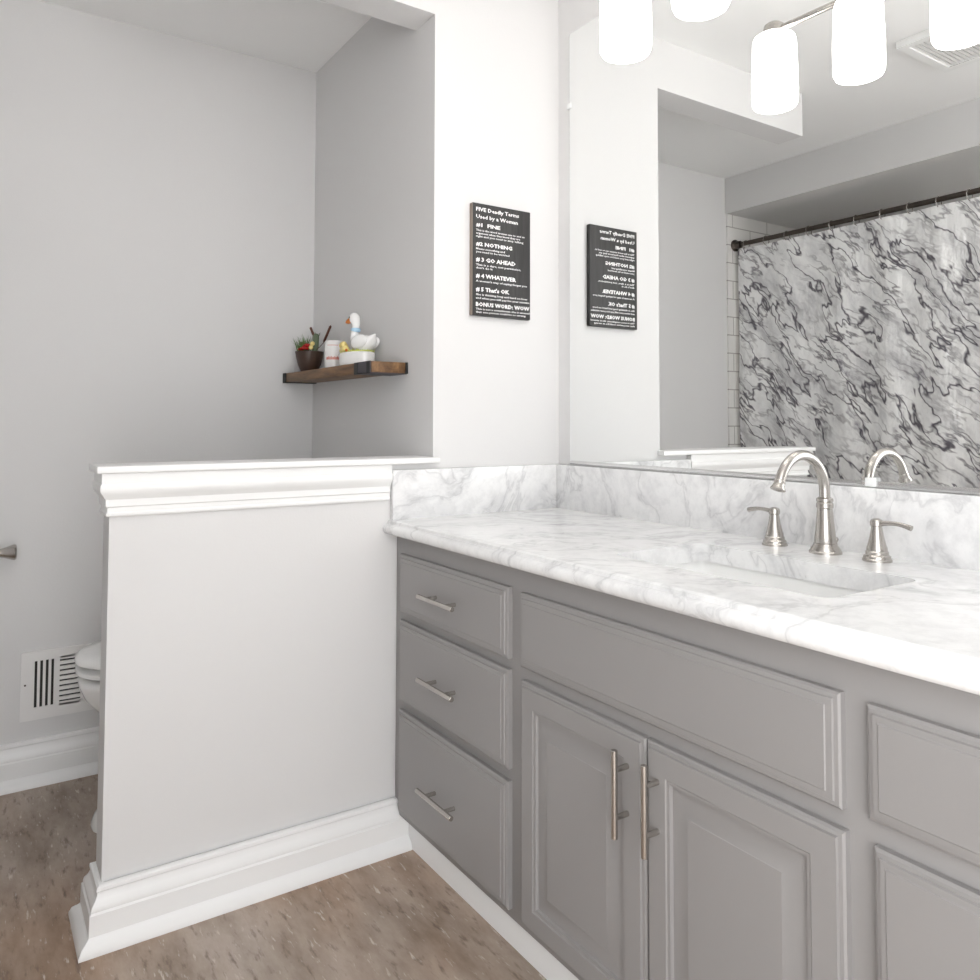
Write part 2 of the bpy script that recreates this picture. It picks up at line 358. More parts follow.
def pull(c, along, L_, parent):
    x0 = c[0]; xb = x0-0.030
    h = None; bm = bmesh.new(); d = Vector((0, 1, 0)) if along == 'y' else Vector((0, 0, 1)); c = Vector(c)
    p = Vector((xb, c.y, c.z))
    tube(bm, [p-d*L_/2, p-d*(L_/2-0.0006), p+d*(L_/2-0.0006), p+d*L_/2], [0.0050, 0.0058, 0.0058, 0.0050], 14)
    h = mesh_obj('handle', bm, M_NICKEL, parent)
    for s in (-1, 1):
        q = c + d*s*L_*0.27; b2 = bmesh.new(); tube(b2, [(x0+0.001, q.y, q.z), (xb+0.003, q.y, q.z)], 0.0048, 12)
        mesh_obj('handle_post', b2, M_NICKEL, h)
def drawer(y0, y1, z0, z1, hz=None, prof=DRW, name='drawer'):
    d = mesh_obj(name, front(y0, y1, z0, z1, CF, prof), M_CAB, van, smooth=20)
    if hz: pull((CF-0.0185, (y0+y1)/2, hz), 'y', 0.164, d)
    return d
drawer(-0.043, -0.5450, 0.6225, 0.7735, 0.6975)
drawer(-0.043, -0.5450, 0.3935, 0.6005, 0.496)
drawer(-0.043, -0.5450, 0.1060, 0.3685, 0.2325)
drawer(-0.588, -1.3040, 0.6195, 0.7705, None, FLS, 'false_front')
for y0, y1, hy in ((-0.593, -0.9490, -0.911), (-0.9520, -1.3080, -0.9815)):
    d = mesh_obj('door', front(y0, y1, 0.1060, 0.5930, CF, DOOR), M_CAB, van, smooth=20)
    pull((CF-0.0185, hy, 0.496), 'z', 0.147, d)
drawer(-1.340, -1.860, 0.6235, 0.7675, 0.6955)
drawer(-1.347, -1.860, 0.3983, 0.5925, 0.497)
drawer(-1.347, -1.860, 0.1121, 0.3745, 0.249)

# ------------------------------------------------------------------ countertop
ct = thing('countertop', 'white and grey veined marble countertop with backsplash on the grey vanity', 'countertop', (-0.30, -0.96, 0.8216))
SX0, SX1, SY0, SY1 = -0.450, -0.187, -1.212, -0.737
poly = [(0.003, 0.8216), (-0.5770, 0.8216), (-0.5870, 0.8222), (-0.5950, 0.8255), (-0.5995, 0.832), (-0.6000, 0.839), (-0.5970, 0.8455), (-0.5905, 0.8495), (-0.5855, 0.8510), (-0.5845, 0.8530), (-0.5830, 0.8572), (-0.5790, 0.8595), (-0.5750, 0.86), (0.003, 0.86)]
bm = prism_y(poly, -1.94, -0.0005)
me = bpy.data.meshes.new('slab_tmp'); bmesh.ops.recalc_face_normals(bm, faces=bm.faces); bm.to_mesh(me); bm.free(); slab_tmp = bpy.data.objects.new('slab_tmp', me); COL.objects.link(slab_tmp)
bm = rings(bmesh.new(), [rrect(SX0, SX1, SY0, SY1, 0.024, z) for z in (0.75, 0.95)]); bmesh.ops.recalc_face_normals(bm, faces=bm.faces)
mc = bpy.data.meshes.new('cut_tmp'); bm.to_mesh(mc); bm.free(); cut_tmp = bpy.data.objects.new('cut_tmp', mc); COL.objects.link(cut_tmp)
md = slab_tmp.modifiers.new('b', 'BOOLEAN'); md.operation = 'DIFFERENCE'; md.object = cut_tmp; md.solver = 'EXACT'
bpy.context.view_layer.update()
dg = bpy.context.evaluated_depsgraph_get(); me2 = bpy.data.meshes.new_from_object(slab_tmp.evaluated_get(dg))
bm = bmesh.new(); bm.from_mesh(me2)
for o_ in (slab_tmp, cut_tmp): bpy.data.objects.remove(o_)
for m_ in (me, mc, me2): bpy.data.meshes.remove(m_)
mesh_obj('slab', bm, M_MARBLE, ct, smooth=40)
mesh_obj('backsplash', bx(-0.020, 0.003, -1.94, -0.0005, 0.8570, 0.993, bev=0.0025), M_MARBLE, ct)
mesh_obj('side_splash', bx(-0.579, -0.0203, -0.020, -0.0005, 0.8570, 0.993, bev=0.0025), M_MARBLE, ct)

# ------------------------------------------------------------------ sink
sk = thing('sink', 'white rectangular undermount sink set into the marble counter', 'sink', (-0.317, -0.971, 0.68))
g = 0.004; rs = []
for i, z, r in ((-0.022, 0.8212, 0.045), (-g, 0.8212, 0.028), (-g, 0.815, 0.028), (0.004, 0.75, 0.038), (0.012, 0.715, 0.04), (0.030, 0.698, 0.045), (0.06, 0.692, 0.045), (0.10, 0.690, 0.02)):
    rs.append(rrect(SX0+i, SX1-i, SY0+i, SY1-i, r, z))
outer = [rrect(SX0+i, SX1-i, SY0+i, SY1-i, r, z) for i, z, r in ((0.09, 0.680, 0.03), (0.02, 0.684, 0.045), (-0.006, 0.72, 0.04), (-0.014, 0.812, 0.04), (-0.022, 0.812, 0.045))]
bm = bmesh.new(); V = [[bm.verts.new(p) for p in r] for r in (outer+rs)]
nn = len(V[0])
for a, b in zip(V, V[1:]):
    for i in range(nn): bm.faces.new((a[i], a[(i+1) % nn], b[(i+1) % nn], b[i]))
bm.faces.new(V[0]); bm.faces.new(V[-1])
mesh_obj('basin', bm, M_PORC, sk, smooth=50)
mesh_obj('drain', lathe(bmesh.new(), [(0.0, 0.6902), (0.030, 0.6902), (0.030, 0.692), (0.024, 0.6935), (0.018, 0.6915), (0.0, 0.694)], -0.317, -0.971, 28), M_NICKEL, sk)

# ------------------------------------------------------------------ faucet
FX, FY = -0.077, -0.963
fa = thing('faucet', 'brushed nickel gooseneck faucet with two lever handles behind the sink', 'faucet', (FX, FY, HC))
z0 = HC
mesh_obj('spout_base', lathe(bmesh.new(), [(0.0315, z0), (0.0315, z0+0.004), (0.029, z0+0.006), (0.0285, z0+0.009), (0.0235, z0+0.016), (0.0225, z0+0.020), (0.0205, z0+0.021), (0.0208, z0+0.026), (0.0198, z0+0.036), (0.0175, z0+0.060), (0.0155, z0+0.082), (0.0145, z0+0.090), (0.0165, z0+0.092), (0.0165, z0+0.100), (0.0150, z0+0.102), (0.0150, z0+0.1035), (0.0165, z0+0.105), (0.0160, z0+0.110), (0.011, z0+0.113)], FX, FY, 36), M_NICKEL, fa)
R_ = 0.0745; zc_ = 0.985; pts = [(FX, FY, z0+0.108), (FX, FY, zc_-0.006)]
for k in range(0, 23):
    a = math.radians(160)*k/22; pts.append((FX-R_+R_*math.cos(a), FY, zc_+R_*math.sin(a)))
mesh_obj('spout', tube(bmesh.new(), pts, [0.0108]*3+[0.0108-0.0012*k/22 for k in range(22)], 18), M_NICKEL, fa)
e = Vector(pts[-1]); dn = (Vector(pts[-1])-Vector(pts[-2])).normalized()
mesh_obj('spout_tip', tube(bmesh.new(), [e-dn*0.002, e, e+dn*0.001, e+dn*0.004, e+dn*0.010, e+dn*0.015, e+dn*0.017, e+dn*0.0175], [0.0098, 0.0112, 0.0112, 0.0104, 0.0118, 0.0145, 0.0148, 0.011], 20), M_NICKEL, fa)
bm = tube(bmesh.new(), [(FX+0.024, FY-0.008, z0), (FX+0.024, FY-0.008, z0+0.022)], 0.0025, 8); ball(bm, (FX+0.024, FY-0.008, z0+0.026), 0.0055)
mesh_obj('lift_rod', bm, M_NICKEL, fa)
for hy, sg in ((-0.842, 1), (-1.071, -1)):
    hx = -0.076
    h = mesh_obj('handle', lathe(bmesh.new(), [(0.0265, z0), (0.0265, z0+0.004), (0.0245, z0+0.006), (0.024, z0+0.010), (0.0205, z0+0.013), (0.0205, z0+0.018), (0.0185, z0+0.020), (0.0182, z0+0.026), (0.0165, z0+0.030), (0.0125, z0+0.048), (0.0098, z0+0.064), (0.0095, z0+0.066), (0.0115, z0+0.067), (0.0118, z0+0.074), (0.0100, z0+0.0785), (0.005, z0+0.081), (0.0, z0+0.0815)], hx, hy, 32), M_NICKEL, fa)
    lp = []; lr = []
    for k in range(13):
        t = k/12; lp.append((hx, hy+sg*(0.006+0.061*t), z0+0.0715+0.004*math.sin(t*PI*0.9)-0.0035*t*t)); lr.append(0.0052-0.0012*math.sin(t*PI)+0.0002)
    mesh_obj('lever', tube(bmesh.new(), lp, lr, 12), M_NICKEL, h)

# ------------------------------------------------------------------ mirror
mi = thing('mirror', 'large frameless wall mirror above the marble backsplash', 'mirror', (0.0, -0.98, 1.0))
mesh_obj('glass', bx(0.0, 0.0035, -1.90, -0.0605, 1.0025, 2.330), M_MIRROR, mi)
bm = bmesh.new(); box(bm, -0.0045, -0.0005, -1.90, -0.0615, 0.9945, 1.0055, bev=0.0008); box(bm, -0.0005, 0.0035, -1.90, -0.0605, 0.9945, 1.0022)
mesh_obj('bottom_channel', bm, M_CHROME, mi)
mesh_obj('edge_strip', bx(-0.0002, 0.0036, -0.0604, -0.0585, 1.0025, 2.330), M_CHROME, mi)
mesh_obj('clip', bx(-0.0035, 0.0036, -0.068, -0.050, 2.095, 2.113, bev=0.002), M_PLASTIC, mi)
mesh_obj('clip', bx(-0.009, -0.0048, -1.032, -1.008, 0.9945, 1.013, bev=0.002), M_PLASTIC, mi)

# ------------------------------------------------------------------ vanity light
vl = thing('vanity_light', 'nickel bar light with four lit white glass shades above the mirror', 'light', (0.004, -0.9525, 2.40))
LX = -0.276; LY = (-0.6, -0.835, -1.07, -1.305)
mesh_obj('canopy', bx(-0.018, 0.0035, -1.1, -0.8, 2.345, 2.445, bev=0.006), M_NICKEL, vl)
mesh_obj('bar', tube(bmesh.new(), [(LX-0.033, LY[-1], 2.192), (LX, LY[0], 2.192)], 0.0085, 16), M_NICKEL, vl)
for y in (-1.02, -0.885):
    mesh_obj('arm', tube(bmesh.new(), [(-0.015, y, 2.395), (-0.16, y, 2.39), (-0.225, y, 2.365), (-0.275, y, 2.31), (LX-0.016, y, 2.24), (LX-0.0165, y, 2.197)], 0.0075, 14), M_NICKEL, vl)
for k_, y in enumerate(LY):
    lx = LX-0.011*k_
    s = mesh_obj('shade', lathe(bmesh.new(), [(0.020, 2.178), (0.045, 2.177), (0.053, 2.172), (0.0565, 2.160), (0.0580, 2.120), (0.0600, 2.060), (0.0600, 2.010), (0.0590, 1.992), (0.0550, 1.983), (0.046, 1.979), (0.0, 1.978)], lx, y, 40), M_SHADE, vl, smooth=60)
    s['label'] = 'lit white glass shade'
    mesh_obj('socket_cap', lathe(bmesh.new(), [(0.0, 2.214), (0.018, 2.213), (0.026, 2.207), (0.0285, 2.198), (0.0285, 2.179), (0.0, 2.179)], lx, y, 28), M_NICKEL, vl)

# ------------------------------------------------------------------ wall sign with its lettering
SGX0, SGX1, SGZ0, SGZ1 = -0.3264, -0.1190, 1.4317, 1.7614
sg = thing('wall_sign', 'dark rectangular joke sign with white lettering on the pale wall', 'sign', ((SGX0+SGX1)/2, 0, SGZ0))
mesh_obj('board', bx(SGX0, SGX1, -0.0155, -0.0005, SGZ0, SGZ1, bev=0.001), M_SIGN, sg)
bm = bmesh.new(); box(bm, SGX0-0.0012, SGX0+0.0004, -0.0148, -0.0008, SGZ0+0.001, SGZ1-0.001)
mesh_obj('board_edge', bm, M_SIGN_EDGE, sg)
W_, H_ = SGX1-SGX0, SGZ1-SGZ0
TEXT = [
 ('title', [('FIVE Deadly Terms', .052, .74, .034, 2), ('Used by a Woman', .117, .72, .034, 2)]),
 ('term', [('#1  FINE', .192, .41, .032, 3)]),
 ('note', [('This is the word women use to end an', .240, .84, .018, 1), ('argument when they know they are', .267, .76, .018, 1), ('right and you need to stop talking', .294, .82, .018, 1)]),
 ('term', [('#2 NOTHING', .362, .62, .034, 3)]),
 ('note', [('Means something and', .405, .49, .018, 1), ('you need to be worried', .432, .57, .018, 1)]),
 ('term', [('# 3 GO AHEAD', .500, .68, .036, 3)]),
 ('note', [('This is a dare, not permission,', .548, .78, .018, 1), ("don't do it", .575, .28, .018, 1)]),
 ('term', [('# 4 WHATEVER', .645, .69, .036, 3)]),
 ('note', [("A woman's way of saying forget you", .692, .88, .018, 1)]),
 ('term', [("# 5 That's OK", .765, .57, .036, 3)]),
 ('note', [('She is thinking long and hard on how', .812, .89, .018, 1), ('and when you will pay for your mistake', .843, .93, .018, 1)]),
 ('term', [('BONUS WORD: WOW', .898, .93, .036, 3)]),
 ('note', [('This is not a compliment, she is amazed', .940, .93, .017, 1), ('that one person could be so wrong', .967, .86, .017, 1)]),
]
for nm, lines in TEXT:
    bm = bmesh.new()
    for body, v, wd, hh, bold in lines:
        cu = bpy.data.curves.new('t', 'FONT'); cu.body = body; cu.size = 1.0; cu.resolution_u = 1; cu.offset = {1: 0.012, 2: 0.022, 3: 0.034}[bold]; cu.extrude = 0.02
        to = bpy.data.objects.new('t', cu); COL.objects.link(to); bpy.context.view_layer.update()
        tm = bpy.data.meshes.new_from_object(to.evaluated_get(bpy.context.evaluated_depsgraph_get()))
        xs = [q.co.x for q in tm.vertices]; ax0, ax1 = min(xs), max(xs)
        kx = wd*W_/(ax1-ax0); kz = hh*H_/0.73
        b0 = len(bm.verts); bm.from_mesh(tm); bm.verts.ensure_lookup_table()
        for q in bm.verts[b0:]:
            x, y, z = q.co
            q.co = (SGX0+0.055*W_+(x-ax0)*kx, -0.0155-0.0002-(z+0.02)*0.01, SGZ1-v*H_-hh*H_/2+y*kz)
        bpy.data.objects.remove(to); bpy.data.curves.remove(cu); bpy.data.meshes.remove(tm)
    mesh_obj(nm+'_lettering', bm, M_TEXT, sg, smooth=0)

# ------------------------------------------------------------------ shelf and what stands on it
SHX0, SHX1, SHY0, SHY1, SHZ0, SHZ1 = -0.563, XS-0.0005, 0.156, D-0.001, 1.267, 1.299
sh = thing('wall_shelf', 'brown stained wooden shelf with black metal brackets in the alcove corner', 'shelf', (XS, 0.54, SHZ0))
mesh_obj('board', bx(SHX0, SHX1, SHY0, SHY1, SHZ0, SHZ1, bev=0.0015), M_WOOD, sh)
def strap(ya, yb):
    bm = bmesh.new(); box(bm, SHX0-0.003, SHX0-0.0002, ya, yb, SHZ0-0.003, SHZ1+0.001); box(bm, SHX0-0.003, SHX1, ya, yb, SHZ0-0.003, SHZ0-0.0002)
    return bm
mesh_obj('bracket', strap(0.887, 0.919), M_BLACK, sh)
br_ = mesh_obj('bracket', strap(0.160, 0.272), M_GUN, sh)
for ya_2, yb_2 in ((0.161, 0.182), (0.246, 0.271)):
    mesh_obj('bracket_band', bx(SHX0-0.0045, SHX0-0.0031, ya_2, yb_2, SHZ0-0.002, SHZ1), M_BLACK, br_)
mesh_obj('bracket', bx(XS-0.008, XS-0.0006, SHY0-0.004, SHY0-0.0003, SHZ0-0.002, SHZ1), M_BLACK, sh)

# planter
px, py, pz = -0.508, 0.802, SHZ1
pl = thing('planter', 'dark brown bowl of green grass, red blooms and cattails at the shelf corner', 'planter', (px, py, pz))
bm = bmesh.new(); prof = [(0.026, 0.0), (0.030, 0.002), (0.041, 0.028), (0.048, 0.056), (0.051, 0.075), (0.047, 0.076), (0.044, 0.064), (0.0, 0.064)]
rs = []
for r, h in prof:
    rs.append([(px+max(r, 1e-4)*(1+0.02*math.cos(6*a))*math.cos(a), py+max(r, 1e-4)*(1+0.02*math.cos(6*a))*math.sin(a), pz+h) for a in [2*PI*k/36 for k in range(36)]])
rings(bm, rs); mesh_obj('bowl', bm, M_BOWL, pl)
mesh_obj('soil', lathe(bmesh.new(), [(0.0, 0.0645+pz), (0.0435, 0.0645+pz), (0.030, 0.071+pz), (0.0, 0.073+pz)], px, py, 20), M_SOIL, pl)
def blade(bm, p, d, L_, w_):
    p = Vector(p); d = Vector(d).normalized(); s = d.cross(Vector((0, 0, 1)));  s = s.normalized() if s.length > 1e-3 else Vector((1, 0, 0))
    nrm = d.cross(s); rs = []
    for k in range(4):
        t = k/3; q = p+d*L_*t+Vector((d.x, d.y, -0.3))*L_*0.25*t*t; ww = w_*(1-t)**0.7+0.0002
        rs.append([q+s*ww, q+nrm*ww*0.25, q-s*ww, q-nrm*ww*0.25])
    rings(bm, rs)
bm = bmesh.new()
for k in range(95):
    a = random.uniform(0, 2*PI); r = random.uniform(0, 0.024)
    q = (px-0.014+r*math.cos(a), py+0.020+r*math.sin(a), pz+0.068)
    blade(bm, q, (random.uniform(-.5, .5), random.uniform(-.35, .6), 1.0), random.uniform(0.045, 0.080), 0.0024)
mesh_obj('grass_tuft', bm, M_GREEN, pl)
bm = bmesh.new()
for k in range(26):
    a = random.uniform(0, 2*PI); r = random.uniform(0, 0.03)
    q = (px+r*math.cos(a), py-0.004+r*math.sin(a), pz+0.068)
    blade(bm, q, (random.uniform(-.8, .8), random.uniform(-.8, .8), 0.8), random.uniform(0.015, 0.03), 0.004)
mesh_obj('dark_leaves', bm, M_DKGREEN, pl)
for (dx, dy, dz, r) in ((-0.028, -0.012, 0.086, .011), (-0.032, 0.000, 0.083, .010), (-0.014, -0.026, 0.094, .011), (-0.024, -0.026, 0.084, .010), (-0.016, -0.010, 0.097, .010)):
    bm = bmesh.new()
    for k in range(7):
        a = 2*PI*k/7; ball(bm, (px+dx+0.6*r*math.cos(a), py+dy+0.6*r*math.sin(a), pz+dz), r*0.55, 1, 1, 0.7, 8)
    ball(bm, (px+dx, py+dy, pz+dz+r*0.3), r*0.5, seg=8)
    mesh_obj('red_bloom', bm, M_RED, pl)
for (dx, dy, dz) in ((-0.004, -0.040, 0.102), (-0.010, -0.042, 0.088)):
    mesh_obj('yellow_bud', ball(bmesh.new(), (px+dx, py+dy, pz+dz), 0.0085, seg=10), M_YELLOW, pl)
qx, qy = px+0.014, py-0.026
bm = tube(bmesh.new(), [(px+0.010, py-0.020, pz+0.064), (qx, qy, pz+0.095), (qx, qy, pz+0.128), (qx, qy, pz+0.140)], [0.010, 0.010, 0.0115, 0.006], 10)
for k in range(6):
    a = 2*PI*k/6; blade(bm, (qx+0.008*math.cos(a), qy+0.008*math.sin(a), pz+0.126), (math.cos(a)*.5, math.sin(a)*.5, 1), 0.022, 0.0035)
mesh_obj('cactus', bm, M_STEMGREEN, pl)
for p0, p1 in (((qx-0.004, qy+0.006, pz+0.130), (qx-0.010, qy+0.030, pz+0.166)), ((qx+0.018, qy-0.030, pz+0.108), (qx+0.024, qy-0.080, pz+0.164))):
    p0, p1 = Vector(p0), Vector(p1)
    mesh_obj('cattail', tube(bmesh.new(), [p0+(Vector((px+0.006, py-0.016, pz+0.066))-p0), p0-(p1-p0)*0.05, p0, p0+(p1-p0)*0.08, p1-(p1-p0)*.08, p1], [0.0012, 0.0012, 0.002, 0.0045, 0.0045, 0.001], 10), M_TWIG, pl)

# candle
cx, cy = -0.513, 0.562
ca = thing('candle', 'white jar candle with a red printed band beside the brown bowl', 'candle', (cx, cy, SHZ1))
Z = SHZ1
mesh_obj('jar', lathe(bmesh.new(), [(0.0, Z), (0.0275, Z), (0.0300, Z+0.003), (0.0300, Z+0.092), (0.0290, Z+0.094), (0.0275, Z+0.093), (0.0275, Z+0.070), (0.0, Z+0.070)], cx, cy, 36), M_JAR, ca)
mesh_obj('wax', lathe(bmesh.new(), [(0.0, Z+0.0702), (0.0273, Z+0.0702), (0.0273, Z+0.076), (0.0, Z+0.075)], cx, cy, 28), M_WAX, ca)
mesh_obj('wick', tube(bmesh.new(), [(cx, cy, Z+0.075), (cx+0.001, cy, Z+0.084)], 0.0009, 6), M_BLACK, ca)
def curved_patch(bm, a0, a1, h0, h1, R0):
    rs = []
    for k in range(5):
        a = a0+(a1-a0)*k/4; c, s_2 = math.cos(a), math.sin(a)
        rs.append([(cx+R0*c, cy+R0*s_2, Z+h0), (cx+(R0+0.0004)*c, cy+(R0+0.0004)*s_2, Z+h0), (cx+(R0+0.0004)*c, cy+(R0+0.0004)*s_2, Z+h1), (cx+R0*c, cy+R0*s_2, Z+h1)])
    rings(bm, rs)
bm = bmesh.new(); a = math.radians(196)
while a < math.radians(288):
    wd_ = random.uniform(0.05, 0.11); curved_patch(bm, a, a+wd_, 0.030, 0.030+random.choice((0.008, 0.008, 0.011)), 0.0301); a += wd_+0.035
o = mesh_obj('printed_band', bm, M_REDINK, ca); o['label'] = 'red printed band'

bm = bmesh.new(); curved_patch(bm, math.radians(204), math.radians(275), 0.0775, 0.079, 0.0301); mesh_obj('printed_line', bm, M_REDINK, ca)

# goose figurine
gx, gy = -0.506, 0.388
go = thing('goose_figurine', 'white goose figurine with yellow ducklings on a white oval base', 'figurine', (gx, gy, SHZ1))
def oval(rx, ry, z, n_=36): return [(gx+rx*math.cos(2*PI*k/n_), gy+ry*math.sin(2*PI*k/n_), z) for k in range(n_)]
mesh_obj('base', rings(bmesh.new(), [oval(0.046, 0.078, Z), oval(0.049, 0.085, Z+0.003), oval(0.050, 0.086, Z+0.038), oval(0.047, 0.080, Z+0.042), oval(0.02, 0.04, Z+0.044)]), M_PORC, go)
bm = bmesh.new()
for k in range(120):
    a = 2*PI*k/120+random.uniform(-.02, .02); rr = random.uniform(0.86, 1.0)
    blade(bm, (gx+0.047*rr*math.cos(a), gy+0.080*rr*math.sin(a), Z+0.040), (math.cos(a)*.3, math.sin(a)*.3, 1), random.uniform(0.007, 0.012), 0.003)
mesh_obj('grass_trim', bm, M_LIME, go)
GD = Vector((-0.40, 0.917, 0)); GS = Vector((0.917, 0.40, 0))       # the way the goose faces, and its side
def gp(a, b, h): return Vector((gx+0.004, gy-0.034, Z)) + GD*(a*0.80) + GS*b + Vector((0, 0, 0.040+(h-0.040)*0.95))
def spline(keys, sub=6):
    out = []
    for i in range(len(keys)-1):
        k0, k1, k2, k3 = (keys[max(0, min(len(keys)-1, i+q))] for q in (-1, 0, 1, 2))
        for j in range(sub):
            t = j/sub
            out.append(tuple(0.5*((2*b)+(c-a)*t+(2*a-5*b+4*c-d)*t*t+(3*b-a-3*c+d)*t**3) for a, b, c, d in zip(k0, k1, k2, k3)))
    return out+[keys[-1]]
# along, height, half width, half height of each section, from tail tip to crown: one closed surface
keys = [(-0.066, 0.100, 0.002, 0.002), (-0.056, 0.091, 0.012, 0.010), (-0.040, 0.078, 0.026, 0.022), (-0.012, 0.070, 0.034, 0.030), (0.016, 0.072, 0.031, 0.029), (0.036, 0.086, 0.022, 0.021), (0.041, 0.106, 0.0150, 0.0150), (0.037, 0.126, 0.0130, 0.0135), (0.037, 0.142, 0.0160, 0.0170), (0.042, 0.156, 0.0185, 0.0200), (0.048, 0.169, 0.0150, 0.0155), (0.051, 0.177, 0.004, 0.004)]
sp = spline(keys); rs = []
for i, (a, h, hw, hh) in enumerate(sp):
    p0_, p1_ = sp[max(0, i-1)], sp[min(len(sp)-1, i+1)]
    ta, th2 = p1_[0]-p0_[0], p1_[1]-p0_[1]; ln = math.hypot(ta, th2) or 1; ta, th2 = ta/ln, th2/ln
    rs.append([gp(a-th2*max(hh, .001)*math.sin(q), max(hw, .001)*math.cos(q), h+ta*max(hh, .001)*math.sin(q)) for q in [2*PI*k/20 for k in range(20)]])
mesh_obj('body', rings(bmesh.new(), rs), M_PORC, go, smooth=80)
GR = Matrix.Rotation(math.atan2(GD.y, GD.x), 3, 'Z')
for s in (-1, 1):
    mesh_obj('wing', ball(bmesh.new(), gp(-0.012, s*0.030, 0.075), 0.034, 1.02, 0.26, 0.62, 16, GR @ Matrix.Rotation(math.radians(12), 3, 'Y')), M_PORC, go)
    mesh_obj('eye', ball(bmesh.new(), gp(0.052, s*0.0165, 0.160), 0.0024, seg=8), M_BLACK, go)
mesh_obj('beak', tube(bmesh.new(), [gp(0.052, 0, 0.155), gp(0.066, 0, 0.152), gp(0.080, 0, 0.148), gp(0.089, 0, 0.146)], [0.0105, 0.0095, 0.0075, 0.003], 12), M_ORANGE, go)
mesh_obj('ribbon', tube(bmesh.new(), [gp(0.0385, 0, 0.113), gp(0.0380, 0, 0.115), gp(0.0370, 0, 0.122), gp(0.0370, 0, 0.124)], [0.013, 0.0155, 0.0155, 0.013], 20), M_BLUE, go)
for (dx, dy, s) in ((-0.024, 0.048, 1.15), (-0.036, 0.010, 1.1), (-0.006, 0.064, 0.9)):
    bm = ball(bmesh.new(), (gx+dx, gy+dy, Z+0.052), 0.0135*s, 0.9, 1.2, 0.9, 12); ball(bm, (gx+dx-0.002, gy+dy+0.008*s, Z+0.069), 0.0095*s, seg=12)
    d_ = mesh_obj('duckling', bm, M_YELLOW, go, smooth=60)
    mesh_obj('duckling_beak', tube(bmesh.new(), [(gx+dx-0.004, gy+dy+0.014*s, Z+0.0685), (gx+dx-0.006, gy+dy+0.022*s, Z+0.067)], [0.0030, 0.0008], 8), M_ORANGE, d_)
mesh_obj('flower', ball(bmesh.new(), (gx-0.046, gy-0.022, Z+0.047), 0.007, 0.6, 1.2, 0.7, 10), M_ORANGE, go)

# ------------------------------------------------------------------ toilet
tx, ty = XS, 0.526
to_ = thing('toilet', 'white toilet standing behind the half wall in the alcove', 'toilet', (-0.90, ty, 0))
def egg(xf, xb, hw, z, n_=40, p=2.3):
    """egg outline: pointed round front at xf (towards -x), back at xb"""
    pts = []
    xm = xb-(xb-xf)*0.42
    for k in range(n_):
        a = 2*PI*k/n_; c, s_2 = math.cos(a), math.sin(a)
        rx = (xb-xm) if c > 0 else (xm-xf)
        e_ = 2/p
        pts.append((xm+rx*math.copysign(abs(c)**e_, c), ty+hw*math.copysign(abs(s_2)**e_, s_2), z))
    return pts
XF = -1.272
bm = rings(bmesh.new(), [egg(-1.222, -0.70, 0.115, 0.0), egg(-1.224, -0.70, 0.117, 0.012), egg(-1.214, -0.70, 0.106, 0.035), egg(-1.165, -0.70, 0.098, 0.09), egg(-1.150, -0.70, 0.102, 0.17), egg(-1.165, -0.70, 0.122, 0.24), egg(-1.205, -0.69, 0.152, 0.31), egg(-1.245, -0.68, 0.172, 0.355), egg(-1.262, -0.67, 0.180, 0.395), egg(-1.264, -0.67, 0.181, 0.411), egg(-1.256, -0.675, 0.174, 0.417)])
mesh_obj('bowl', bm, M_PORC, to_, smooth=60)
def disc(xf, xb, hw, z0_, z1_, e_=0.006):
    return rings(bmesh.new(), [egg(xf+e_, xb-e_, hw-e_, z0_), egg(xf, xb, hw, z0_+e_*.7), egg(xf, xb, hw, z1_-e_*.7), egg(xf+e_, xb-e_, hw-e_, z1_)])
mesh_obj('seat', disc(XF+0.002, -0.70, 0.184, 0.428, 0.446), M_PORC, to_, smooth=50)
mesh_obj('seat_bumper', bx(-1.15, -1.13, ty-0.05, ty+0.05, 0.416, 0.4285), M_DARK, to_)
mesh_obj('seat_bumper', bx(-1.15, -1.13, ty-0.05, ty+0.05, 0.4455, 0.4585), M_DARK, to_)
mesh_obj('lid', rings(bmesh.new(), [egg(XF+0.008, -0.705, 0.178, 0.4575), egg(XF, -0.70, 0.186, 0.461), egg(XF+0.001, -0.70, 0.185, 0.472), egg(XF+0.012, -0.705, 0.174, 0.482), egg(XF+0.05, -0.74, 0.14, 0.4865)]), M_PORC, to_, smooth=60)
mesh_obj('hinge', bx(-0.715, -0.685, ty-0.09, ty+0.09, 0.415, 0.475, bev=0.006), M_PORC, to_)
mesh_obj('tank', rings(bmesh.new(), [rrect(-0.675, XS-0.012, ty-0.19+i, ty+0.19-i, 0.03, z) for z, i in ((0.41, 0.02), (0.425, 0.012), (0.60, 0.004), (0.775, 0.0))]), M_PORC, to_, smooth=50)
mesh_obj('tank_lid', rings(bmesh.new(), [rrect(-0.685-i, XS-0.008, ty-0.20-i, ty+0.20+i, 0.032, z) for z, i in ((0.7755, -0.006), (0.780, 0.0), (0.800, 0.0), (0.810, -0.012))]), M_PORC, to_, smooth=50)
mesh_obj('neck', bx(-0.70, -0.50, ty-0.10, ty+0.10, 0.20, 0.412, bev=0.02), M_PORC, to_)
bm = tube(bmesh.new(), [(-0.684, ty-0.13, 0.725), (-0.692, ty-0.13, 0.725)], 0.012, 14); tube(bm, [(-0.690, ty-0.135, 0.725), (-0.692, ty-0.065, 0.718)], [0.006, 0.004], 10)
mesh_obj('flush_lever', bm, M_NICKEL, to_)

